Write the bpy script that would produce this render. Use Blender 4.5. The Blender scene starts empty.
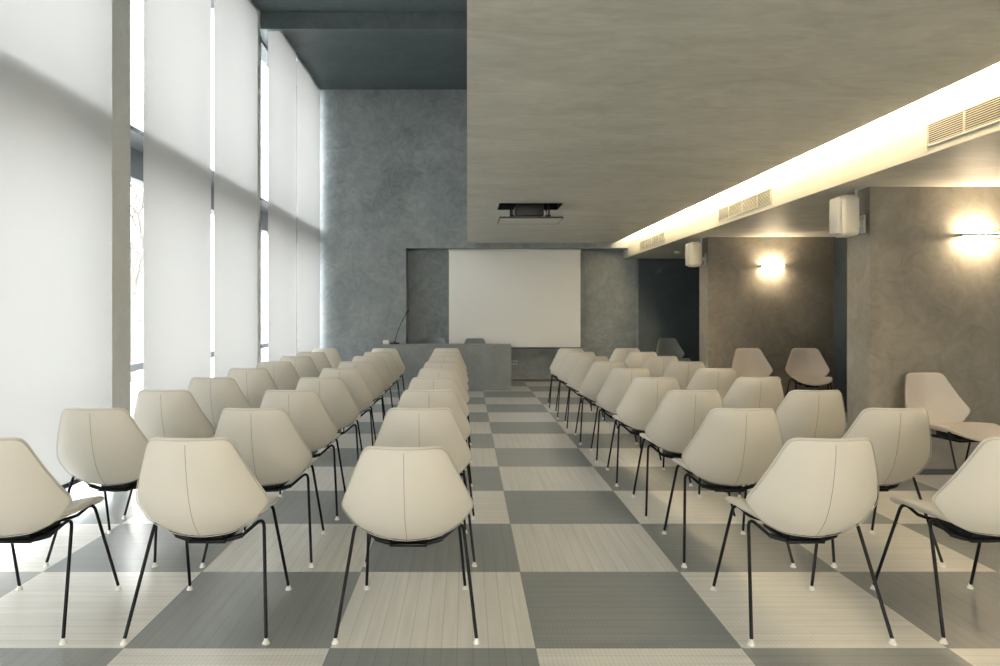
import bpy, bmesh, math, random
from mathutils import Vector, Matrix
random.seed(7)
C = bpy.context.scene.collection
PI = math.pi

# ------------------------------------------------------------------ materials
def new_mat(name):
    m = bpy.data.materials.new(name); m.use_nodes = True
    nt = m.node_tree
    return m, nt, nt.nodes, nt.links, nt.nodes['Principled BSDF']

def plain(name, col, rough=0.5, metal=0.0, spec=0.5, grain=0.0, gscale=60.0):
    m, nt, N, L, b = new_mat(name)
    b.inputs['Base Color'].default_value = (*col, 1)
    b.inputs['Roughness'].default_value = rough
    b.inputs['Metallic'].default_value = metal
    b.inputs['Specular IOR Level'].default_value = spec
    if grain:
        tc = N.new('ShaderNodeTexCoord'); no = N.new('ShaderNodeTexNoise')
        no.inputs['Scale'].default_value = gscale; no.inputs['Detail'].default_value = 4
        L.new(tc.outputs['Object'], no.inputs['Vector'])
        bu = N.new('ShaderNodeBump'); bu.inputs['Strength'].default_value = grain; bu.inputs['Distance'].default_value = 0.004
        L.new(no.outputs['Fac'], bu.inputs['Height']); L.new(bu.outputs['Normal'], b.inputs['Normal'])
    return m

def plaster(name, dark, light, stretch=(1, 1, 1), rough=0.5, sc=1.1, spec=0.35):
    """trowelled mineral plaster: cloudy blotches plus swirled trowel strokes"""
    m, nt, N, L, b = new_mat(name)
    g = N.new('ShaderNodeNewGeometry')
    mp = N.new('ShaderNodeMapping'); mp.inputs['Scale'].default_value = stretch
    L.new(g.outputs['Position'], mp.inputs['Vector'])
    n1 = N.new('ShaderNodeTexNoise'); n1.inputs['Scale'].default_value = sc
    n1.inputs['Detail'].default_value = 7; n1.inputs['Roughness'].default_value = 0.62; n1.inputs['Distortion'].default_value = 0.8
    n2 = N.new('ShaderNodeTexNoise'); n2.inputs['Scale'].default_value = sc * 3.6
    n2.inputs['Detail'].default_value = 8; n2.inputs['Roughness'].default_value = 0.6; n2.inputs['Distortion'].default_value = 2.6
    L.new(mp.outputs['Vector'], n1.inputs['Vector']); L.new(mp.outputs['Vector'], n2.inputs['Vector'])
    ad = N.new('ShaderNodeMath'); ad.operation = 'MULTIPLY_ADD'; ad.inputs[1].default_value = 0.55
    L.new(n1.outputs['Fac'], ad.inputs[0])
    mu = N.new('ShaderNodeMath'); mu.operation = 'MULTIPLY'; mu.inputs[1].default_value = 0.45
    L.new(n2.outputs['Fac'], mu.inputs[0]); L.new(mu.outputs[0], ad.inputs[2])
    cr = N.new('ShaderNodeValToRGB')
    cr.color_ramp.elements[0].position = 0.36; cr.color_ramp.elements[0].color = (*dark, 1)
    cr.color_ramp.elements[1].position = 0.66; cr.color_ramp.elements[1].color = (*light, 1)
    L.new(ad.outputs[0], cr.inputs['Fac']); L.new(cr.outputs['Color'], b.inputs['Base Color'])
    bu = N.new('ShaderNodeBump'); bu.inputs['Strength'].default_value = 0.22; bu.inputs['Distance'].default_value = 0.012
    L.new(n2.outputs['Fac'], bu.inputs['Height']); L.new(bu.outputs['Normal'], b.inputs['Normal'])
    b.inputs['Roughness'].default_value = rough
    b.inputs['Specular IOR Level'].default_value = spec
    return m

TX0, TW, TY0, TD = 0.29, 0.87, 3.015, 0.886      # floor tile grid
def floor_mat():
    m, nt, N, L, b = new_mat('woven_vinyl_tiles')
    g = N.new('ShaderNodeNewGeometry'); sp = N.new('ShaderNodeSeparateXYZ')
    L.new(g.outputs['Position'], sp.inputs[0])
    def M(op, a, c=None, d=None):
        n = N.new('ShaderNodeMath'); n.operation = op
        for i, v in enumerate((a, c, d)):
            if v is None: continue
            if hasattr(v, 'default_value') or hasattr(v, 'links'): L.new(v, n.inputs[i])
            else: n.inputs[i].default_value = v
        return n.outputs[0]
    ux = M('DIVIDE', M('SUBTRACT', sp.outputs['X'], TX0), TW)
    uy = M('DIVIDE', M('SUBTRACT', sp.outputs['Y'], TY0), TD)
    fx, fy = M('FLOOR', ux), M('FLOOR', uy)
    par = M('FLOORED_MODULO', M('ADD', fx, fy), 2.0)           # 0 dark, 1 light
    par = M('ROUND', par)
    # weave: fine threads, crosswise on the pale tiles, lengthwise on the dark ones, some tiles turned
    wn = N.new('ShaderNodeTexWhiteNoise'); wn.noise_dimensions = '2D'
    cb = N.new('ShaderNodeCombineXYZ'); L.new(fx, cb.inputs[0]); L.new(fy, cb.inputs[1]); L.new(cb.outputs[0], wn.inputs['Vector'])
    turn = M('GREATER_THAN', wn.outputs['Value'], 0.5)
    s = M('ADD', M('MULTIPLY', ux, M('SUBTRACT', 1.0, turn)), M('MULTIPLY', uy, turn))
    c2 = M('ADD', M('MULTIPLY', uy, M('SUBTRACT', 1.0, turn)), M('MULTIPLY', ux, turn))
    def lines(coord, n, w):
        f = M('FRACT', M('MULTIPLY', coord, n))
        return M('LESS_THAN', f, w)
    plank = lines(s, 13.0, 0.07)
    thread = lines(c2, 46.0, 0.3)
    ns = N.new('ShaderNodeTexNoise'); ns.noise_dimensions = '3D'; ns.inputs['Scale'].default_value = 1.0; ns.inputs['Detail'].default_value = 3
    cv = N.new('ShaderNodeCombineXYZ')
    L.new(M('MULTIPLY', s, 26.0), cv.inputs[0]); L.new(M('MULTIPLY', c2, 1.3), cv.inputs[1]); L.new(wn.outputs['Value'], cv.inputs[2])
    L.new(cv.outputs[0], ns.inputs['Vector'])
    streak = M('MULTIPLY_ADD', M('SUBTRACT', ns.outputs['Fac'], 0.5), 0.34, 1.0)
    v = M('MULTIPLY', streak, M('SUBTRACT', 1.0, M('ADD', M('MULTIPLY', plank, 0.20), M('MULTIPLY', thread, 0.09))))
    v = M('MULTIPLY', v, M('MULTIPLY_ADD', wn.outputs['Value'], 0.10, 0.95))
    mx = N.new('ShaderNodeMix'); mx.data_type = 'RGBA'
    mx.inputs[6].default_value = (0.27, 0.296, 0.298, 1); mx.inputs[7].default_value = (0.86, 0.848, 0.80, 1)
    L.new(par, mx.inputs[0])
    # grout line
    ex = M('ABSOLUTE', M('SUBTRACT', M('FRACT', ux), 0.5)); ey = M('ABSOLUTE', M('SUBTRACT', M('FRACT', uy), 0.5))
    seam = M('GREATER_THAN', M('MAXIMUM', ex, ey), 0.4965)
    v = M('MULTIPLY', v, M('SUBTRACT', 1.0, M('MULTIPLY', seam, 0.25)))
    vm = N.new('ShaderNodeVectorMath'); vm.operation = 'SCALE'
    L.new(mx.outputs[2], vm.inputs[0]); L.new(v, vm.inputs['Scale'])
    L.new(vm.outputs[0], b.inputs['Base Color'])
    bu = N.new('ShaderNodeBump'); bu.inputs['Strength'].default_value = 0.12; bu.inputs['Distance'].default_value = 0.002
    L.new(v, bu.inputs['Height']); L.new(bu.outputs['Normal'], b.inputs['Normal'])
    b.inputs['Roughness'].default_value = 0.30; b.inputs['IOR'].default_value = 1.7
    b.inputs['Coat Weight'].default_value = 0.6; b.inputs['Coat Roughness'].default_value = 0.22
    b.inputs['Specular IOR Level'].default_value = 0.5
    return m

def blind_mat():
    m = bpy.data.materials.new('blind_fabric'); m.use_nodes = True
    nt = m.node_tree; N, L = nt.nodes, nt.links; N.clear()
    out = N.new('ShaderNodeOutputMaterial'); mix = N.new('ShaderNodeMixShader')
    d = N.new('ShaderNodeBsdfDiffuse'); t = N.new('ShaderNodeBsdfTranslucent')
    g = N.new('ShaderNodeNewGeometry'); mp = N.new('ShaderNodeMapping'); mp.inputs['Scale'].default_value = (1, 9, 0.25)
    L.new(g.outputs['Position'], mp.inputs['Vector'])
    n = N.new('ShaderNodeTexNoise'); n.inputs['Scale'].default_value = 1.6; n.inputs['Detail'].default_value = 3
    L.new(mp.outputs['Vector'], n.inputs['Vector'])
    cr = N.new('ShaderNodeValToRGB')
    cr.color_ramp.elements[0].position = 0.3; cr.color_ramp.elements[0].color = (0.85, 0.845, 0.83, 1)
    cr.color_ramp.elements[1].position = 0.7; cr.color_ramp.elements[1].color = (0.87, 0.865, 0.85, 1)
    L.new(n.outputs['Fac'], cr.inputs['Fac'])
    d.inputs['Color'].default_value = (0.50, 0.51, 0.51, 1); L.new(cr.outputs['Color'], t.inputs['Color'])
    mix.inputs['Fac'].default_value = 0.097
    L.new(d.outputs[0], mix.inputs[1]); L.new(t.outputs[0], mix.inputs[2]); L.new(mix.outputs[0], out.inputs['Surface'])
    return m

def glass_mat(name, tint):
    m = bpy.data.materials.new(name); m.use_nodes = True
    nt = m.node_tree; N, L = nt.nodes, nt.links; N.clear()
    out = N.new('ShaderNodeOutputMaterial'); mix = N.new('ShaderNodeMixShader')
    tr = N.new('ShaderNodeBsdfTransparent'); tr.inputs['Color'].default_value = (*tint, 1)
    gl = N.new('ShaderNodeBsdfGlossy'); gl.inputs['Roughness'].default_value = 0.02
    fr = N.new('ShaderNodeLayerWeight'); fr.inputs['Blend'].default_value = 0.5
    pw = N.new('ShaderNodeMath'); pw.operation = 'POWER'; pw.inputs[1].default_value = 5.0
    ml = N.new('ShaderNodeMath'); ml.operation = 'MULTIPLY_ADD'; ml.inputs[1].default_value = 0.6; ml.inputs[2].default_value = 0.03
    L.new(fr.outputs['Facing'], pw.inputs[0]); L.new(pw.outputs[0], ml.inputs[0]); L.new(ml.outputs[0], mix.inputs['Fac']); L.new(tr.outputs[0], mix.inputs[1]); L.new(gl.outputs[0], mix.inputs[2])
    L.new(mix.outputs[0], out.inputs['Surface'])
    return m

def emit(name, col, strength):
    m = bpy.data.materials.new(name); m.use_nodes = True
    nt = m.node_tree; nt.nodes.clear()
    o = nt.nodes.new('ShaderNodeOutputMaterial'); e = nt.nodes.new('ShaderNodeEmission')
    e.inputs['Color'].default_value = (*col, 1); e.inputs['Strength'].default_value = strength
    nt.links.new(e.outputs[0], o.inputs['Surface'])
    return m

SKY = 9.0
COVE_W, SCONCE_W = 3600.0, 130.0
M_WALL = plaster('grey_plaster', (0.17, 0.196, 0.208), (0.32, 0.352, 0.365))
M_CEIL = plaster('grey_ceiling_plaster', (0.48, 0.475, 0.435), (0.68, 0.672, 0.62), (0.6, 1.5, 1), sc=1.0)
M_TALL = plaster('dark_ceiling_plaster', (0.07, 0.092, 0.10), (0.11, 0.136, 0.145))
M_PIL = plaster('white_plaster', (0.76, 0.77, 0.76), (0.88, 0.885, 0.87), sc=2.5)
M_FIN = plaster('taupe_plaster', (0.205, 0.188, 0.162), (0.32, 0.295, 0.255), sc=1.2)
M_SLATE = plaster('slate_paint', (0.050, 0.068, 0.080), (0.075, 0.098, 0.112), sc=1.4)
M_DESK = plaster('desk_plaster', (0.185, 0.202, 0.208), (0.26, 0.277, 0.282), sc=2.0)
M_FLOOR = floor_mat()
M_BLIND = blind_mat()
M_GLASS = glass_mat('window_glass', (0.965, 0.97, 0.97))
M_WARMFILL = glass_mat('warm_fill_glass', (0.82, 0.785, 0.73))  # tint warms the fill light from the added rear glazing
M_WHITE = plain('white_paint', (0.80, 0.79, 0.75), 0.5)
M_BEAM = plain('cream_paint', (0.60, 0.58, 0.52), 0.5)
M_SHELL = plain('cream_upholstery', (0.63, 0.60, 0.54), 0.55, grain=0.12, gscale=260)
M_PINK = plain('blush_upholstery', (0.60, 0.55, 0.50), 0.6, grain=0.12, gscale=260)
M_GREYUP = plain('grey_upholstery', (0.20, 0.225, 0.23), 0.6, grain=0.12, gscale=260)
M_PIPE = plain('piping_cord', (0.48, 0.455, 0.40), 0.7)
M_SEAM = plain('seam_thread', (0.26, 0.24, 0.20), 0.7)
M_BLACK = plain('black_metal', (0.004, 0.0045, 0.006), 0.4, spec=0.22)
M_DARKP = plain('black_plastic', (0.010, 0.011, 0.013), 0.45)
M_HOLE = plain('recess_black', (0.004, 0.0045, 0.008), 0.7)
M_GLIDE = plain('white_plastic', (0.75, 0.74, 0.70), 0.4)
M_FRAME = plain('window_frame_grey', (0.06, 0.065, 0.07), 0.5)
M_SCREEN = plain('screen_vinyl', (0.92, 0.92, 0.90), 0.75)
M_SPK = plain('speaker_shell', (0.63, 0.60, 0.54), 0.5)
M_GRILLE = plain('speaker_grille', (0.50, 0.51, 0.50), 0.6, grain=0.5, gscale=400)
M_ALU = plain('aluminium', (0.55, 0.55, 0.52), 0.35, 0.6)
M_VENT = plain('vent_paint', (0.62, 0.61, 0.55), 0.45)
M_VENTD = plain('vent_depth', (0.10, 0.10, 0.085), 0.7)
M_COVE = emit('cove_led', (1.0, 0.83, 0.58), COVE_W)
M_SCON = emit('sconce_led', (1.0, 0.78, 0.52), SCONCE_W)
M_STREET = plain('street_paving', (0.55, 0.545, 0.53), 0.8, grain=0.3, gscale=8)
M_FACADE = plaster('facade_render', (0.55, 0.48, 0.44), (0.66, 0.60, 0.55), sc=0.5)
M_FGLASS = plain('facade_glass', (0.06, 0.07, 0.08), 0.15)
M_BARK = plain('bark', (0.10, 0.09, 0.08), 0.9, grain=0.6, gscale=30)

# ------------------------------------------------------------------ mesh helpers
class MB:
    def __init__(s): s.v, s.f = [], []
    def add(s, vs, fs):
        b = len(s.v); s.v += [tuple(v) for v in vs]; s.f += [tuple(b + i for i in f) for f in fs]; return s
    def box(s, x0, x1, y0, y1, z0, z1):
        vs = [(x, y, z) for x in (x0, x1) for y in (y0, y1) for z in (z0, z1)]
        return s.add(vs, [(0, 1, 3, 2), (4, 6, 7, 5), (0, 4, 5, 1), (2, 3, 7, 6), (0, 2, 6, 4), (1, 5, 7, 3)])
    def rbox(s, x0, x1, y0, y1, z0, z1, r=0.01, seg=3):
        bm = bmesh.new(); bmesh.ops.create_cube(bm, size=1)
        for v in bm.verts:
            v.co = Vector(((x0 + x1) / 2 + v.co.x * (x1 - x0), (y0 + y1) / 2 + v.co.y * (y1 - y0), (z0 + z1) / 2 + v.co.z * (z1 - z0)))
        bmesh.ops.bevel(bm, geom=bm.edges[:], offset=r, segments=seg, affect='EDGES', profile=0.5)
        bm.verts.index_update()
        s.add([v.co[:] for v in bm.verts], [[v.index for v in f.verts] for f in bm.faces]); bm.free(); return s
    def tube(s, pts, r, n=10, caps=True):
        pts = [Vector(p) for p in pts]; rs = r if isinstance(r, (list, tuple)) else [r] * len(pts)
        rings = []; up = None
        for i, p in enumerate(pts):
            t = ((pts[i + 1] if i + 1 < len(pts) else p) - (pts[i - 1] if i else p)).normalized()
            if up is None:
                up = Vector((0, 0, 1)) if abs(t.z) < 0.9 else Vector((0, 1, 0))
            up = (up - t * up.dot(t)).normalized(); sd = t.cross(up)
            rings.append([p + (up * math.cos(2 * PI * k / n) + sd * math.sin(2 * PI * k / n)) * rs[i] for k in range(n)])
        vs = [v for rg in rings for v in rg]; fs = []
        for i in range(len(pts) - 1):
            for k in range(n):
                a, b = i * n + k, i * n + (k + 1) % n
                fs.append((a, b, b + n, a + n))
        if caps: fs += [tuple(range(n))[::-1], tuple((len(pts) - 1) * n + k for k in range(n))]
        return s.add(vs, fs)
    def lathe(s, prof, n=20, at=(0, 0, 0)):
        vs, fs = [], []
        for r, z in prof:
            for k in range(n):
                a = 2 * PI * k / n; vs.append((at[0] + r * math.cos(a), at[1] + r * math.sin(a), at[2] + z))
        for i in range(len(prof) - 1):
            for k in range(n):
                a, b = i * n + k, i * n + (k + 1) % n; fs.append((a, b, b + n, a + n))
        fs += [tuple(range(n))[::-1], tuple((len(prof) - 1) * n + k for k in range(n))]
        return s.add(vs, fs)
    def build(s, name, mat, parent=None, smooth=False, angle=40):
        me = bpy.data.meshes.new(name); me.from_pydata(s.v, [], s.f); me.validate()
        bm = bmesh.new(); bm.from_mesh(me); bmesh.ops.recalc_face_normals(bm, faces=bm.faces[:]); bm.to_mesh(me); bm.free()
        me.materials.append(mat)
        if smooth:
            me.shade_smooth()
            if angle < 180: me.set_sharp_from_angle(angle=math.radians(angle))
        o = bpy.data.objects.new(name, me); C.objects.link(o)
        if parent: o.parent = parent
        return o

def tag(o, label, cat, group=None, kind=None):
    o['label'] = label; o['category'] = cat
    if group: o['group'] = group
    if kind: o['kind'] = kind
    return o
def thing(name, loc, label, cat, rz=0.0, group=None):
    o = bpy.data.objects.new(name, None); C.objects.link(o); o.empty_display_size = 0.2
    o.location = loc; o.rotation_euler = (0, 0, rz)
    return tag(o, label, cat, group)
def struct(name, mb, mat, parent=None, **k):
    o = mb.build(name, mat, parent, **k); o['kind'] = 'structure'; return o
def copy_tree(o, parent=None):
    c = o.copy(); C.objects.link(c)
    if parent: c.parent = parent
    for ch in o.children: copy_tree(ch, c)
    return c

def fillet(poly, seg=6):
    """poly: list of (x, y, radius) closed -> rounded list of points"""
    out = []; n = len(poly)
    for i in range(n):
        p0, p1, p2 = Vector(poly[i - 1][:2]), Vector(poly[i][:2]), Vector(poly[(i + 1) % n][:2]); r = poly[i][2]
        if r <= 0: out.append(p1); continue
        a, b = (p0 - p1), (p2 - p1); la, lb = a.length, b.length; a.normalize(); b.normalize()
        ang = math.acos(max(-1, min(1, a.dot(b)))); d = min(r / math.tan(ang / 2), 0.48 * la, 0.48 * lb)
        s, e = p1 + a * d, p1 + b * d
        for k in range(seg + 1):
            t = k / seg; out.append(s * (1 - t) ** 2 + p1 * 2 * t * (1 - t) + e * t * t)
    return out
def resample(pts, n):
    L = [0]
    for i in range(len(pts)): L.append(L[-1] + (pts[(i + 1) % len(pts)] - pts[i]).length)
    tot = L[-1]; out = []; j = 0
    for k in range(n):
        d = tot * k / n
        while L[j + 1] < d: j += 1
        t = (d - L[j]) / max(1e-9, L[j + 1] - L[j]); out.append(pts[j].lerp(pts[(j + 1) % len(pts)], t))
    return out
def smooth_closed(pts, it=2):
    for _ in range(it):
        n = len(pts); pts = [pts[i] * 0.5 + (pts[i - 1] + pts[(i + 1) % n]) * 0.25 for i in range(n)]
    return pts

RINGS = [0.0, 0.22, 0.42, 0.6, 0.75, 0.87, 0.94, 0.98, 1.0]
def pad(outline, centre, surf, thick, both=True):
    """closed cushion: outline in 2D, surf(u,v)->(point, normal), thick(s) half thickness at ring s"""
    n = len(outline); mb = MB(); vs, fs = [], []
    def idx(side, r, k): return side * (1 + (len(RINGS) - 2) * n) + (0 if r == 0 else 1 + (r - 1) * n + k % n)
    for side in (1, -1):
        for r, s in enumerate(RINGS[:-1]):
            for k in range(1 if r == 0 else n):
                q = centre.lerp(outline[k], s); p, nn = surf(q.x, q.y)
                vs.append(p + nn * (side * thick(s)))
    rim = len(vs)
    for k in range(n):
        p, nn = surf(outline[k].x, outline[k].y); vs.append(p)
    last = len(RINGS) - 2
    for si in (0, 1):
        for k in range(n):
            fs.append((idx(si, 0, 0), idx(si, 1, k), idx(si, 1, k + 1)))
            for r in range(1, last):
                fs.append((idx(si, r, k), idx(si, r + 1, k), idx(si, r + 1, k + 1), idx(si, r, k + 1)))
            fs.append((idx(si, last, k), rim + k, rim + (k + 1) % n, idx(si, last, k + 1)))
    return mb.add(vs, fs)

# ------------------------------------------------------------------ the chair
def interp(tab, x):
    if x <= tab[0][0]: return tab[0][1]
    for (a, b), (c, d) in zip(tab, tab[1:]):
        if x <= c: t = (x - a) / (c - a); return b + (d - b) * t
    return tab[-1][1]
def yc_back(z):
    # smooth lean of the back's centre line
    P = [(0.40, -0.19), (0.45, -0.235), (0.50, -0.283), (0.55, -0.318), (0.60, -0.342), (0.68, -0.368), (0.76, -0.385), (0.86, -0.400), (0.94, -0.41)]
    return (interp(P, z - 0.02) + interp(P, z) + interp(P, z + 0.02)) / 3
def surf_back(x, z):
    f = lambda x, z: Vector((x, yc_back(z) + 1.65 * x * x, z))
    p = f(x, z); e = 0.004
    n = (f(x + e, z) - f(x - e, z)).cross(f(x, z + e) - f(x, z - e)).normalized()   # points to -y (rear)
    return p, n
def surf_seat(x, y):
    def f(x, y):
        z = 0.466 + 0.86 * x * x
        if y > 0.08: z -= 1.0 * (y - 0.08) ** 2
        if y < -0.08: z += 0.35 * (y + 0.08) ** 2
        return Vector((x, y, z))
    p = f(x, y); e = 0.004
    n = (f(x + e, y) - f(x - e, y)).cross(f(x, y + e) - f(x, y - e)).normalized()
    return p, n
bh = [(0, 0.898, 0), (0.170, 0.898, 0.045), (0.298, 0.590, 0.045), (0.222, 0.497, 0.12), (0.125, 0.452, 0.15), (0, 0.440, 0)]
back_poly = [(x, z, r) for x, z, r in bh] + [(-x, z, r) for x, z, r in bh[::-1] if x > 0]
back_out = smooth_closed(resample(fillet(back_poly), 88), 1)
sh = [(0, -0.245, 0), (0.13, -0.225, 0.15), (0.215, -0.13, 0.2), (0.258, 0.06, 0.10), (0.222, 0.255, 0.10), (0, 0.285, 0)]
seat_poly = [(x, y, r) for x, y, r in sh] + [(-x, y, r) for x, y, r in sh[::-1] if x > 0]
seat_out = smooth_closed(resample(fillet(seat_poly), 80), 1)

def bez(a, b, c, n=6):
    a, b, c = Vector(a), Vector(b), Vector(c)
    return [a * (1 - t) ** 2 + b * 2 * t * (1 - t) + c * t * t for t in [k / n for k in range(n + 1)]]

def make_chair(name, label, shell, group, seam=True):
    t = thing(name, (0, 0, 0), label, 'chair', group=group)
    tb = lambda s: 0.013 * math.sqrt(max(0.0, 1 - s ** 6)) + 0.003 * (1 - s * s)
    bk = pad(back_out, Vector((0, 0.62)), surf_back, tb).build('backrest', shell, t, smooth=True, angle=75)
    # piping along the rear edge and the centre seam belong to the back cover
    pp = []
    for q in back_out + back_out[:1]:
        qq = Vector((0, 0.62)).lerp(q, 0.972); p, n = surf_back(qq.x, qq.y); pp.append(p + n * 0.0105)
    pi = MB().tube(pp, 0.0019, 6, caps=False).build('piping', M_PIPE, bk, smooth=True); pi['label'] = 'thin dark piping'
    if seam:
        sp = []
        for k in range(22):
            z = 0.872 - (0.872 - 0.452) * k / 21; p, n = surf_back(0, z)
            s = (z - 0.62) / 0.278 if z > 0.62 else (0.62 - z) / 0.18; sp.append(p + n * (tb(min(1, s)) - 0.0003))
        MB().tube(sp, 0.0013, 6).build('seam', M_SEAM, bk, smooth=True)['label'] = 'dark centre seam'
    ts = lambda s: 0.023 * math.sqrt(max(0.0, 1 - s ** 5)) + 0.004 * (1 - s * s)
    MB_seat = pad(seat_out, Vector((0, 0.03)), surf_seat, ts)
    MB_seat.build('seat', shell, t, smooth=True, angle=75)
    R = 0.0078
    for sx in (-1, 1):
        for rear in (True, False):
            if rear:
                foot, bend, inn = (0.303, -0.297, 0.018), (0.243, -0.115, 0.492), (0.150, -0.125, 0.412)
            else:
                foot, bend, inn = (0.252, 0.300, 0.018), (0.214, 0.125, 0.495), (0.150, 0.105, 0.436)
            F, B, I = Vector(foot), Vector(bend), Vector(inn)
            a = B + (F - B).normalized() * 0.05; c = B + (I - B).normalized() * 0.045
            pts = [F] + bez(a, B, c, 7) + [I]
            pts = [Vector((p.x * sx, p.y, p.z)) for p in pts]
            lg = MB().tube(pts, R, 10).build('leg', M_BLACK, t, smooth=True)
            d = (F - B).normalized(); ft = Vector((F.x * sx, F.y, 0))
            g = MB().lathe([(0.0155, 0), (0.0165, 0.004), (0.0125, 0.010), (0.009, 0.016), (0.009, 0.024)], 14, (ft.x, ft.y, 0)).build('glide', M_GLIDE, lg, smooth=True)
            g['label'] = 'white plastic glide'
    fr = MB()
    fr.tube(bez((-0.150, -0.125, 0.412), (0, -0.15, 0.364), (0.150, -0.125, 0.412), 12), 0.0115, 10)
    fr.tube(bez((-0.150, 0.105, 0.436), (0, 0.09, 0.378), (0.150, 0.105, 0.436), 12), 0.0078, 10)
    fr.rbox(-0.085, 0.085, -0.165, 0.10, 0.384, 0.402, 0.006, 2).rbox(-0.075, 0.075, -0.155, 0.09, 0.398, 0.450, 0.008, 2)
    fr.build('underframe', M_BLACK, t, smooth=True, angle=50)
    return t

ROWS = 9
RY = [3.066 + 0.915 * k + 0.297 for k in range(ROWS)]
COLS = [('left', -2.03, 'column beside the window blinds'), ('left', -1.172, 'middle column of the left block'),
        ('left', -0.264, 'aisle column of the left block'), ('right', 1.524, 'aisle column of the right block'),
        ('right', 2.345, 'outer column of the right block')]
ORD = ['first', 'second', 'third', 'fourth', 'fifth', 'sixth', 'seventh', 'eighth', 'last']
proto = None
for ci, (side, cx, where) in enumerate(COLS):
    for k in range(ROWS):
        if k == 0: lab = 'cream shell chair nearest the camera in the %s' % where
        elif k == 8: lab = 'cream shell chair farthest from the camera in the %s' % where
        else: lab = 'cream shell chair, %s from the camera in the %s' % (ORD[k], where)
        if proto is None:
            proto = make_chair('shell_chair', lab, M_SHELL, 'cream chairs set out in rows'); o = proto
        else:
            o = copy_tree(proto); o['label'] = lab
        o.location = (cx + random.uniform(-0.012, 0.012) - 0.002 * k, RY[k] + random.uniform(-0.015, 0.015), 0)
        o.rotation_euler = (0, 0, math.radians(random.uniform(-1.2, 1.2)))
        if k == 0 and ci == 2:                     # this one sits a touch lower in the photo
            o.location = (-0.262, RY[0] - 0.005, 0); o.rotation_euler = (0, 0, 0); o.scale = (1, 1, 0.958)

pk = make_chair('shell_chair', 'pale shell chair facing out against the plaster wall under the nearer wall light', M_PINK, 'pale chairs along the right walls')
pk.location = (3.97, 5.76, 0); pk.rotation_euler = (0, 0, PI + math.radians(8))
for (x, y, a, lab) in ((4.05, 9.93, 0, 'pale shell chair turned aside under the farther wall light, left of its pair'),
                       (4.78, 9.93, -14, 'pale shell chair facing out beside the dark opening, right of its pair')):
    o = copy_tree(pk); o.location = (x, y, 0); o.rotation_euler = (0, 0, PI + math.radians(a)); o['label'] = lab
dk = make_chair('shell_chair', 'dark grey shell chair alone in the dark recess right of the projection screen', M_GREYUP, 'dark grey chairs at the front')
dk.location = (4.05, 13.9, 0); dk.rotation_euler = (0, 0, PI + math.radians(8))
for x, lab in ((-0.62, 'grey shell chair behind the desk, left of the screen edge'), (0.155, 'grey shell chair behind the desk, in front of the white screen')):
    o = copy_tree(dk); o.location = (x, 13.80, 0.0); o.rotation_euler = (0, 0, PI); o['label'] = lab

# ------------------------------------------------------------------ room shell
XW, XB = -2.893, -2.893            # pillar faces / blinds
XG = -3.37                       # glass
YB, YN, YR = 14.15, 14.70, -7.0  # front wall, niche back, wall behind the camera
ZC1, ZC2, YS = 5.62, 5.83, 10.0  # tall ceiling, its lower far part, step
ZS, XS = 2.787, 2.915             # lowered ceiling
XBM, ZBM = 3.195, 2.515           # bulkhead face and underside
ZA, XR = 2.515, 5.35             # alcove ceiling, right wall
XF = 3.52                        # fin ends

struct('floor', MB().box(-3.60, XR + 0.2, YR - 0.2, YN + 0.2, -0.15, 0), M_FLOOR)
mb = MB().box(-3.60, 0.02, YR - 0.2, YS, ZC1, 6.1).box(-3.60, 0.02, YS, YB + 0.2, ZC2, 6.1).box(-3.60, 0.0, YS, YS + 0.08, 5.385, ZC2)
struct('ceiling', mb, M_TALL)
# lowered ceiling: four slabs round the projector recess
HX0, HX1, HY0, HY1 = 0.405, 1.215, 8.97, 9.57
mb = MB()
mb.box(0, HX0, YR - 0.2, YB, ZS, ZS + 0.30).box(HX1, 2.58, YR - 0.2, YB, ZS, ZS + 0.30).box(2.58, XS, YR - 0.2, YB, ZS, ZS + 0.06)
mb.box(HX0, HX1, YR - 0.2, HY0, ZS, ZS + 0.30).box(HX0, HX1, HY1, YB, ZS, ZS + 0.30)
mb.box(0, 0.12, YR - 0.2, YS, ZS + 0.30, ZC1).box(0, 0.12, YS, YB, ZS + 0.30, 5.9)                       # upstand facing the tall space
struct('ceiling_lowered', mb, M_CEIL)
struct('ceiling_recess', MB().box(HX0 - 0.02, HX1 + 0.02, HY0 - 0.02, HY1 + 0.02, ZS + 0.30, ZS + 0.33), M_HOLE)
mb = MB().box(XBM, XBM + 0.03, YR - 0.2, YB, ZBM - 0.003, 3.25).box(2.53, 3.42, YR - 0.2, YB, 3.25, 3.35).box(2.53, 2.58, YR - 0.2, YB, ZS + 0.30, 3.25)
struct('ceiling_bulkhead', mb, M_BEAM)
struct('ceiling_alcove', MB().box(XBM + 0.03, XR + 0.2, YR - 0.2, YN + 0.2, ZA, ZA + 0.2), M_CEIL)
# front wall with the screen niche
mb = MB().box(-3.60, -1.209, YB, YN + 0.2, 0, ZC2)
mb.box(-1.209, 3.42, YB, YN + 0.2, 2.688, ZC2)
mb.box(-1.209, XF, YN, YN + 0.2, 0, 2.688)
struct('wall_front', mb, M_WALL)
struct('trim_1', MB().box(3.48, XF, YN - 0.04, YN, 0.0, ZA), M_WALL)
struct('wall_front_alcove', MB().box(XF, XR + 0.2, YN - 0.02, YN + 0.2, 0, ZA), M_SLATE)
struct('wall_right', MB().box(XR, XR + 0.2, YR - 0.2, YN, 0, ZA), M_SLATE)
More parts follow.
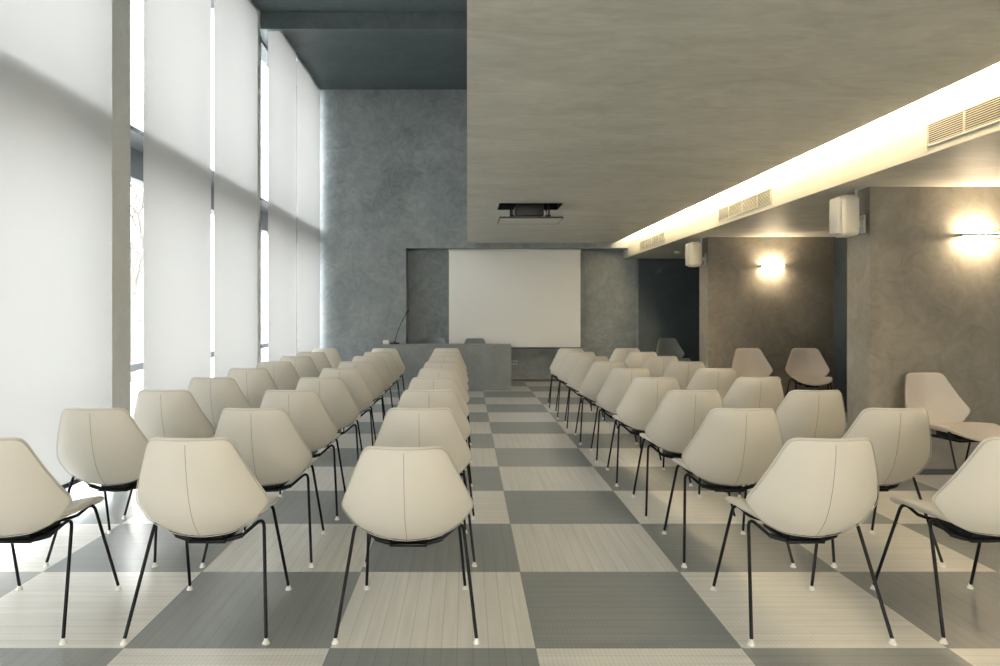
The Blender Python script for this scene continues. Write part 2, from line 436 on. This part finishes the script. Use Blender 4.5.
# unseen glazing added behind the camera to light the chair backs
struct('wall_rear', MB().box(-0.1, XR + 0.2, YR - 0.2, YR, 2.68, ZC1).box(-3.60, -2.6, YR - 0.2, YR, 2.68, ZC1).box(-2.6, -0.1, YR - 0.2, YR, 5.6, ZC1).box(-3.60, -2.6, YR - 0.2, YR, 0, 2.68).box(5.0, XR + 0.2, YR - 0.2, YR, 0, 2.68), M_WALL)
f = MB()
for q in range(6): f.box(-2.6 + q * 1.52 - 0.03, -2.6 + q * 1.52 + 0.03, YR - 0.14, YR - 0.06, 0, 2.68)
f.box(-2.6, 5.0, YR - 0.14, YR - 0.06, 0, 0.06).box(-2.6, -0.1, YR - 0.14, YR - 0.06, 5.54, 5.6).box(-1.38, -1.32, YR - 0.14, YR - 0.06, 2.68, 5.6).box(-2.6, 5.0, YR - 0.14, YR - 0.06, 2.62, 2.68)
w = struct('window_5', f, M_FRAME)
struct('pane', MB().box(-2.58, 4.98, YR - 0.106, YR - 0.094, 0.02, 2.66).box(-2.58, -0.12, YR - 0.106, YR - 0.094, 2.66, 5.58), M_WARMFILL, w)
FY = [(6.24, 6.61), (10.43, 10.82)]
for i, (a, b) in enumerate(FY):
    struct('wall_fin' if i == 0 else 'wall_fin.001', MB().box(XF, XR, a, b, 0, ZA), M_FIN)
    struct('baseboard_fin' if i == 0 else 'baseboard_fin.001', MB().box(XF + 0.01, XR, a - 0.012, a, 0, 0.05), M_FRAME)
struct('baseboard_front', MB().box(-1.209, 3.48, YN - 0.012, YN, 0, 0.035), M_FRAME)

# pillars, windows and added shading ledges on the left
PIL = [(-2.24, -1.87), (1.80, 2.17), (5.82, 6.14), (9.865, 9.99)]
for i, (a, b) in enumerate(PIL):
    struct('wall_pillar' if i == 0 else 'wall_pillar.%03d' % i, MB().box(-3.55, XW, a, b, 0, ZC2 if i == 3 else ZC1), M_PIL)
BAYS = [(-1.87, 1.80), (2.17, 5.82), (6.14, 9.865), (9.99, YB)]
for i, (a, b) in enumerate(BAYS):
    top = ZC2 if i == 3 else ZC1
    mid = (a + 0.17 + b) / 2 if i < 3 else 11.5
    f = MB()
    for (y0, y1) in ((a, a + 0.05), (mid - 0.03, mid + 0.03), (b - 0.05, b)): f.box(XG - 0.05, XG + 0.05, y0, y1, 0.0, top)
    for (z0, z1) in ((0, 0.06), (0.83, 0.90), (2.74, 3.07), (top - 0.06, top)): f.box(XG - 0.05, XG + 0.05, a, b, z0, z1)
    w = struct('window_%d' % (i + 1), f, M_FRAME)
    struct('pane', MB().box(XG - 0.006, XG + 0.006, a + 0.02, b - 0.02, 0.03, top - 0.03), M_GLASS, w)
    struct('trim_%d' % (i + 2), MB().box(XG + 0.05, -2.96, a + 0.01, b - 0.01, 3.03, 3.07).box(XG + 0.051, XG + 0.09, a + 0.01, b - 0.01, 2.74, 3.03), M_FRAME)  # unseen ledge added behind the blinds, shaped for its shade band on them
struct('wall_left', MB().box(-3.55, XW, YR - 0.2, -2.24, 0, ZC1), M_WALL)

# ------------------------------------------------------------------ roller blinds
BL = [(2.344, 4.049, 'white roller blind nearest the camera, cropped by the photo edge'),
      (4.112, 5.817, 'wide white roller blind at the left edge, before the first pillar'),
      (6.382, 8.088, 'white roller blind right after the first pillar'),
      (8.151, 9.856, 'white roller blind between the narrow slit and the second pillar'),
      (10.400, 12.106, 'white roller blind right after the second pillar'),
      (12.168, 14.060, 'white roller blind beside the grey front wall'),
      (-1.70, 0.01, 'white roller blind beside the camera'), (0.08, 1.78, 'white roller blind beside the camera')]
for (a, b, lab) in BL:
    top = (ZC2 if a > 9.8 else ZC1) - 0.01
    t = thing('roller_blind', (XB, (a + b) / 2, 0), lab, 'blind', group='white roller blinds on the window wall')
    h = (b - a) / 2; fab = MB(); n = 14; vs = []; fs = []
    for j in range(n + 1):
        y = -h + 2 * h * j / n; x = 0.006 * math.sin(5 * j / n + a)
        vs += [(x - 0.0006, y, 0.180), (x - 0.0006, y, top)]
    for j in range(n): fs.append((2 * j, 2 * j + 2, 2 * j + 3, 2 * j + 1))
    fab.add(vs, fs).build('fabric', M_BLIND, t, smooth=True)
    MB().rbox(-0.014, 0.014, -h, h, 0.150, 0.185, 0.006, 2).build('bottom_bar', M_FRAME, t)['label'] = 'dark bottom bar'
    MB().tube([(-0.03, -h, top - 0.035), (-0.03, h, top - 0.035)], 0.03, 14).build('roller', M_ALU, t, smooth=True)

# ------------------------------------------------------------------ cove light, vents, sconces
cv = thing('cove_light', (2.74, 3.5, ZS + 0.0602), 'long warm light strip in the cove beside the lowered ceiling', 'light')
MB().box(-0.03, 0.03, -10.1, 10.15, 0, 0.012).build('channel', M_ALU, cv)
MB().box(-0.02, 0.02, -10.1, 10.15, 0.012, 0.016).build('led_strip', M_COVE, cv)['label'] = 'glowing warm strip'
for (y0, y1, lab) in ((3.30, 4.95, 'white slatted air vent on the bulkhead, largest and cut by the photo edge'),
                      (7.49, 9.05, 'white slatted air vent midway along the bulkhead'),
                      (11.52, 13.15, 'white slatted air vent at the far end of the bulkhead')):
    t = thing('air_vent', (XBM, (y0 + y1) / 2, 2.642), lab, 'vent', group='air vents along the bulkhead')
    h = (y1 - y0) / 2; z = 0.080
    f = MB()
    for (a, b, c, d) in ((-h, h, z - 0.012, z), (-h, h, -z, -z + 0.012), (-h, -h + 0.012, -z, z), (h - 0.012, h, -z, z)): f.box(-0.014, 0.0, a, b, c, d)
    for q in (-0.55, 0, 0.55): f.box(-0.012, 0.0, q * h - 0.005, q * h + 0.005, -z, z)
    f.build('frame', M_VENT, t)
    MB().box(-0.002, 0.0, -h + 0.01, h - 0.01, -z + 0.01, z - 0.01).build('backing', M_VENTD, t)['label'] = 'dark backing'
    s = MB()
    for q in range(9):
        zz = -z + 0.022 + q * (2 * z - 0.044) / 8
        s.add([(-0.012, y, zz + dz) for y in (-h, h) for dz in (-0.005, -0.002)] + [(-0.002, y, zz + dz) for y in (-h, h) for dz in (0.002, 0.005)],
              [(0, 1, 3, 2), (4, 5, 7, 6), (0, 2, 6, 4), (1, 3, 7, 5), (0, 1, 5, 4), (2, 3, 7, 6)])
    s.build('slats', M_VENT, t)
for i, (a, b) in enumerate(FY):
    t = thing('wall_light', (4.44, a, 2.085), ('slim wall light glowing up and down on the nearer plaster wall', 'slim wall light glowing on the farther plaster wall, above two chairs')[i], 'light', group='up and down wall lights')
    MB().rbox(-0.19, 0.19, -0.115, -0.0005, -0.011, 0.011, 0.004, 2).build('body', M_ALU, t)
    for sz in (-1, 1):
        z0, z1 = sorted((sz * 0.011, sz * 0.015))
        MB().box(-0.15, 0.15, -0.095, -0.06, z0, z1).build('led_strip', M_SCON, t)['label'] = 'glowing warm strip'

# ------------------------------------------------------------------ loudspeakers
def speaker(y, lab):
    t = thing('loudspeaker', (3.32, y, 2.26), lab, 'speaker', group='wall loudspeakers on the right')
    MB().rbox(-0.075, 0.095, -0.10, 0.10, -0.18, 0.18, 0.045, 5).build('cabinet', M_SPK, t, smooth=True, angle=60)
    MB().rbox(-0.098, -0.055, -0.082, 0.082, -0.162, 0.162, 0.020, 4).build('grille', M_GRILLE, t, smooth=True, angle=60)['label'] = 'grey front grille'
    k = MB().tube([(0.135, 0.06, -0.10), (0.135, 0.06, 0.245)], 0.011, 10)
    k.rbox(0.08, 0.15, 0.045, 0.075, -0.13, -0.09, 0.005, 2).rbox(0.12, 0.199, 0.04, 0.08, -0.09, -0.03, 0.005, 2)
    k.rbox(0.188, 0.199, 0.02, 0.10, -0.14, 0.02, 0.004, 2)
    k.build('bracket', M_ALU, t, smooth=True, angle=40)['label'] = 'metal pole bracket'
speaker(6.28, 'white loudspeaker high on the end of the nearer plaster wall')
speaker(10.47, 'white loudspeaker high on the end of the farther plaster wall')
sd = thing('smoke_detector', (3.80, 12.9, ZA), 'small white ceiling detector in the dark far recess', 'detector')
MB().lathe([(0.028, -0.045), (0.045, -0.035), (0.05, -0.018), (0.055, -0.012), (0.055, 0)], 20).build('housing', M_GLIDE, sd, smooth=True)

# ------------------------------------------------------------------ projector lift
pl = thing('projector_lift', ((HX0 + HX1) / 2, (HY0 + HY1) / 2, ZS), 'projector lift with its lid lowered from the dark ceiling recess', 'projector lift')
hx, hy = (HX1 - HX0) / 2, (HY1 - HY0) / 2
MB().box(-hx + 0.012, hx - 0.012, -hy + 0.012, hy - 0.012, -0.188, -0.168).build('lid', M_CEIL, pl)['label'] = 'plaster faced lid'
e = MB()
for (a, b, c, d) in ((-hx + 0.004, hx - 0.004, -hy + 0.004, -hy + 0.012), (-hx + 0.004, hx - 0.004, hy - 0.012, hy - 0.004),
                     (-hx + 0.004, -hx + 0.012, -hy + 0.012, hy - 0.012), (hx - 0.012, hx - 0.004, -hy + 0.012, hy - 0.012)): e.box(a, b, c, d, -0.190, -0.166)
e.build('lid_edge', M_FRAME, pl)['label'] = 'metal edging of the lid'
ln = MB()
for (a, b, c, d) in ((-hx + .004, hx - .004, -hy + 0.004, -hy + 0.010), (-hx + .004, hx - .004, hy - 0.010, hy - .004), (-hx + .004, -hx + 0.010, -hy + .004, hy - .004), (hx - 0.010, hx - .004, -hy + .004, hy - .004)): ln.box(a, b, c, d, 0.002, 0.298)
ln.build('lining', M_HOLE, pl)['label'] = 'black recess lining'
for sx in (-1, 1):
    for sy in (-1, 1):
        p = MB().tube([(sx * 0.235, sy * 0.17, -0.167), (sx * 0.235, sy * 0.17, 0.29)], 0.010, 8).lathe([(0.024, 0), (0.024, 0.035)], 12, (sx * 0.235, sy * 0.17, -0.166))
        p.build('strut', M_BLACK, pl, smooth=True)
pj = thing('projector', ((HX0 + HX1) / 2, (HY0 + HY1) / 2 + 0.03, ZS - 0.157), 'black projector riding on the lowered ceiling lift', 'projector')
MB().rbox(-0.19, 0.17, -0.20, 0.20, 0.015, 0.165, 0.015, 3).build('body', M_DARKP, pj, smooth=True)
MB().add([], []).tube([(0.06, 0.19, 0.085), (0.06, 0.245, 0.085)], [0.05, 0.045], 18).build('lens', M_BLACK, pj, smooth=True)
for sx in (-1, 1):
    for sy in (-1, 1): MB().lathe([(0.014, 0.0), (0.012, 0.018)], 10, (-0.01 + sx * 0.14, sy * 0.15, 0)).build('foot', M_GLIDE if False else M_BLACK, pj, smooth=True)
MB().rbox(0.171, 0.20, -0.19, -0.10, 0.03, 0.075, 0.005, 2).build('connector', M_GLIDE, pj)['label'] = 'white plug at the side'

# ------------------------------------------------------------------ projection screen, outlet
sc = thing('projection_screen', (0.966, 14.45, 0), 'wide white projection screen hanging in the front niche', 'screen')
mbs = MB().box(-1.331, 1.331, 0, 0.003, 0.705, 2.66); mbs.build('fabric', M_SCREEN, sc)
MB().rbox(-1.34, 1.34, -0.010, 0.014, 0.68, 0.706, 0.005, 2).build('bottom_bar', M_FRAME, sc)['label'] = 'dark bottom bar'
MB().rbox(-1.345, 1.345, -0.01, 0.09, 2.648, 2.6878, 0.01, 2).build('cassette', M_WHITE, sc)
ol = thing('wall_outlet', (0.965, YN, 0.38), 'small white double socket low on the wall right of the desk', 'socket')
MB().rbox(-0.07, 0.07, -0.012, 0, -0.045, 0.045, 0.004, 2).build('plate', M_GLIDE, ol)
sk = MB()
for x in (-0.032, 0.032): sk.tube([(x, -0.0125, 0), (x, -0.0145, 0)], 0.021, 16)
sk.build('socket_face', M_VENTD, ol)['label'] = 'dark socket openings'

# ------------------------------------------------------------------ desk and microphone
DY = 12.98
dk_ = thing('lecture_desk', (-0.42, DY, 0), 'long grey plaster desk across the front of the room', 'desk')
MB().rbox(-1.235, 1.225, 0, 0.46, 0.775, 0.825, 0.004, 2).build('worktop', M_DESK, dk_)
MB().box(-1.20, 1.19, 0.006, 0.045, 0, 0.775).build('front_panel', M_DESK, dk_)
for x0, x1 in ((-1.235, -1.20), (1.19, 1.225)): MB().box(x0, x1, 0.006, 0.44, 0, 0.775).build('side_panel', M_DESK, dk_)
mc = thing('gooseneck_microphone', (-1.33, DY + 0.18, 0.8252), 'black gooseneck microphone standing on the left end of the desk', 'microphone')
MB().rbox(-0.085, 0.085, -0.07, 0.07, 0, 0.03, 0.012, 3).rbox(-0.03, 0.03, -0.03, 0.04, 0.028, 0.05, 0.008, 2).build('base', M_DARKP, mc, smooth=True)
gp = bez((0.0, 0.0, 0.045), (0.07, 0, 0.34), (0.215, -0.02, 0.57), 14)
MB().tube(gp, 0.0065, 8).build('gooseneck', M_BLACK, mc, smooth=True)
d = (gp[-1] - gp[-2]).normalized()
MB().tube([gp[-1], gp[-1] + d * 0.012, gp[-1] + d * 0.06, gp[-1] + d * 0.075], [0.010, 0.019, 0.019, 0.011], 14).build('capsule', M_DARKP, mc, smooth=True)
nb = thing('name_card_box', (-1.50, DY + 0.22, 0.8252), 'small white box on the desk left of the microphone', 'box')
nb.name = 'small_box'
MB().rbox(-0.05, 0.055, -0.04, 0.04, 0, 0.075, 0.006, 2).build('body', M_GLIDE, nb)

# ------------------------------------------------------------------ outside
st = struct('ground_street', MB().box(-60, -3.60, -40, 90, -0.3, -0.16).box(-3.60, 60, -40, YR - 0.2, -0.3, -0.16), M_STREET)
fb = thing('building', (-16.0, 38.0, -0.16), 'pale building across the street seen in the gaps between blinds', 'building')
MB().box(-6, 0, -14, 16, 0, 11).build('facade', M_FACADE, fb)
for r in range(3):
    for c in range(9):
        y = -12.5 + c * 3.1; z = 1.1 + r * 3.3
        w = MB().box(0.0, 0.07, y, y + 1.5, z, z + 1.75).build('window', M_FRAME, fb)
        MB().box(0.07, 0.08, y + 0.08, y + 1.42, z + 0.08, z + 1.67).build('pane', M_FGLASS, w)
cn = MB().box(0, 0.35, -14.2, 16.2, 10.7, 11.05).build('cornice', M_WHITE, fb)
tr = thing('bare_tree', (-7.6, 16.2, -0.16), 'bare street tree seen through the gap after the first pillar', 'tree')
tm = MB(); rnd = random.Random(3)
def branch(p, d, L, r, depth):
    q = p + d * L; m = p + d * (L * 0.5) + Vector((rnd.uniform(-1, 1), rnd.uniform(-1, 1), 0)) * L * 0.06
    tm.tube([p, m, q], [r, r * 0.85, r * 0.7], 7)
    if depth == 0: return
    for _ in range(3):
        nd = (d + Vector((rnd.uniform(-.8, .8), rnd.uniform(-.8, .8), rnd.uniform(-.1, .5)))).normalized()
        branch(q, nd, L * rnd.uniform(0.55, 0.75), r * 0.62, depth - 1)
branch(Vector((0, 0, 0)), Vector((0.02, 0, 1)), 2.0, 0.11, 4)
tm.build('branches', M_BARK, tr, smooth=True)

# ------------------------------------------------------------------ sky
w = bpy.data.worlds.new('overcast_sky'); bpy.context.scene.world = w; w.use_nodes = True
N, L = w.node_tree.nodes, w.node_tree.links
bg = N['Background']; bg.inputs['Strength'].default_value = SKY
tc = N.new('ShaderNodeTexCoord'); sx = N.new('ShaderNodeSeparateXYZ'); cr = N.new('ShaderNodeValToRGB')
L.new(tc.outputs['Generated'], sx.inputs[0]); L.new(sx.outputs['Z'], cr.inputs['Fac'])
cr.color_ramp.elements[0].position = 0.0; cr.color_ramp.elements[0].color = (0.96, 0.98, 0.97, 1)
cr.color_ramp.elements[1].position = 0.8; cr.color_ramp.elements[1].color = (0.95, 0.98, 1.0, 1)
L.new(cr.outputs['Color'], bg.inputs['Color'])

# ------------------------------------------------------------------ camera
F = 714.0
cam = bpy.data.cameras.new('camera'); co = bpy.data.objects.new('camera', cam); C.objects.link(co)
cam.sensor_fit = 'HORIZONTAL'; cam.sensor_width = 36.0; cam.lens = 36.0 * F / 1000.0
cam.shift_x = (500 - 467) / 1000.0; cam.shift_y = -(333 - 312) / 1000.0
co.location = (0, 0, 1.42); co.rotation_euler = (PI / 2, 0, 0)
cam.clip_end = 300
S = bpy.context.scene; S.camera = co
S.view_settings.view_transform = 'Standard'; S.view_settings.look = 'None'
S.view_settings.exposure = 0.85; S.view_settings.gamma = 1.0; S.view_settings.use_curve_mapping = False
S.cycles.use_denoising = True
S.cycles.max_bounces = 10; S.cycles.diffuse_bounces = 6; S.cycles.transparent_max_bounces = 12
S.cycles.caustics_reflective = False; S.cycles.caustics_refractive = False
S.cycles.sample_clamp_indirect = 12.0
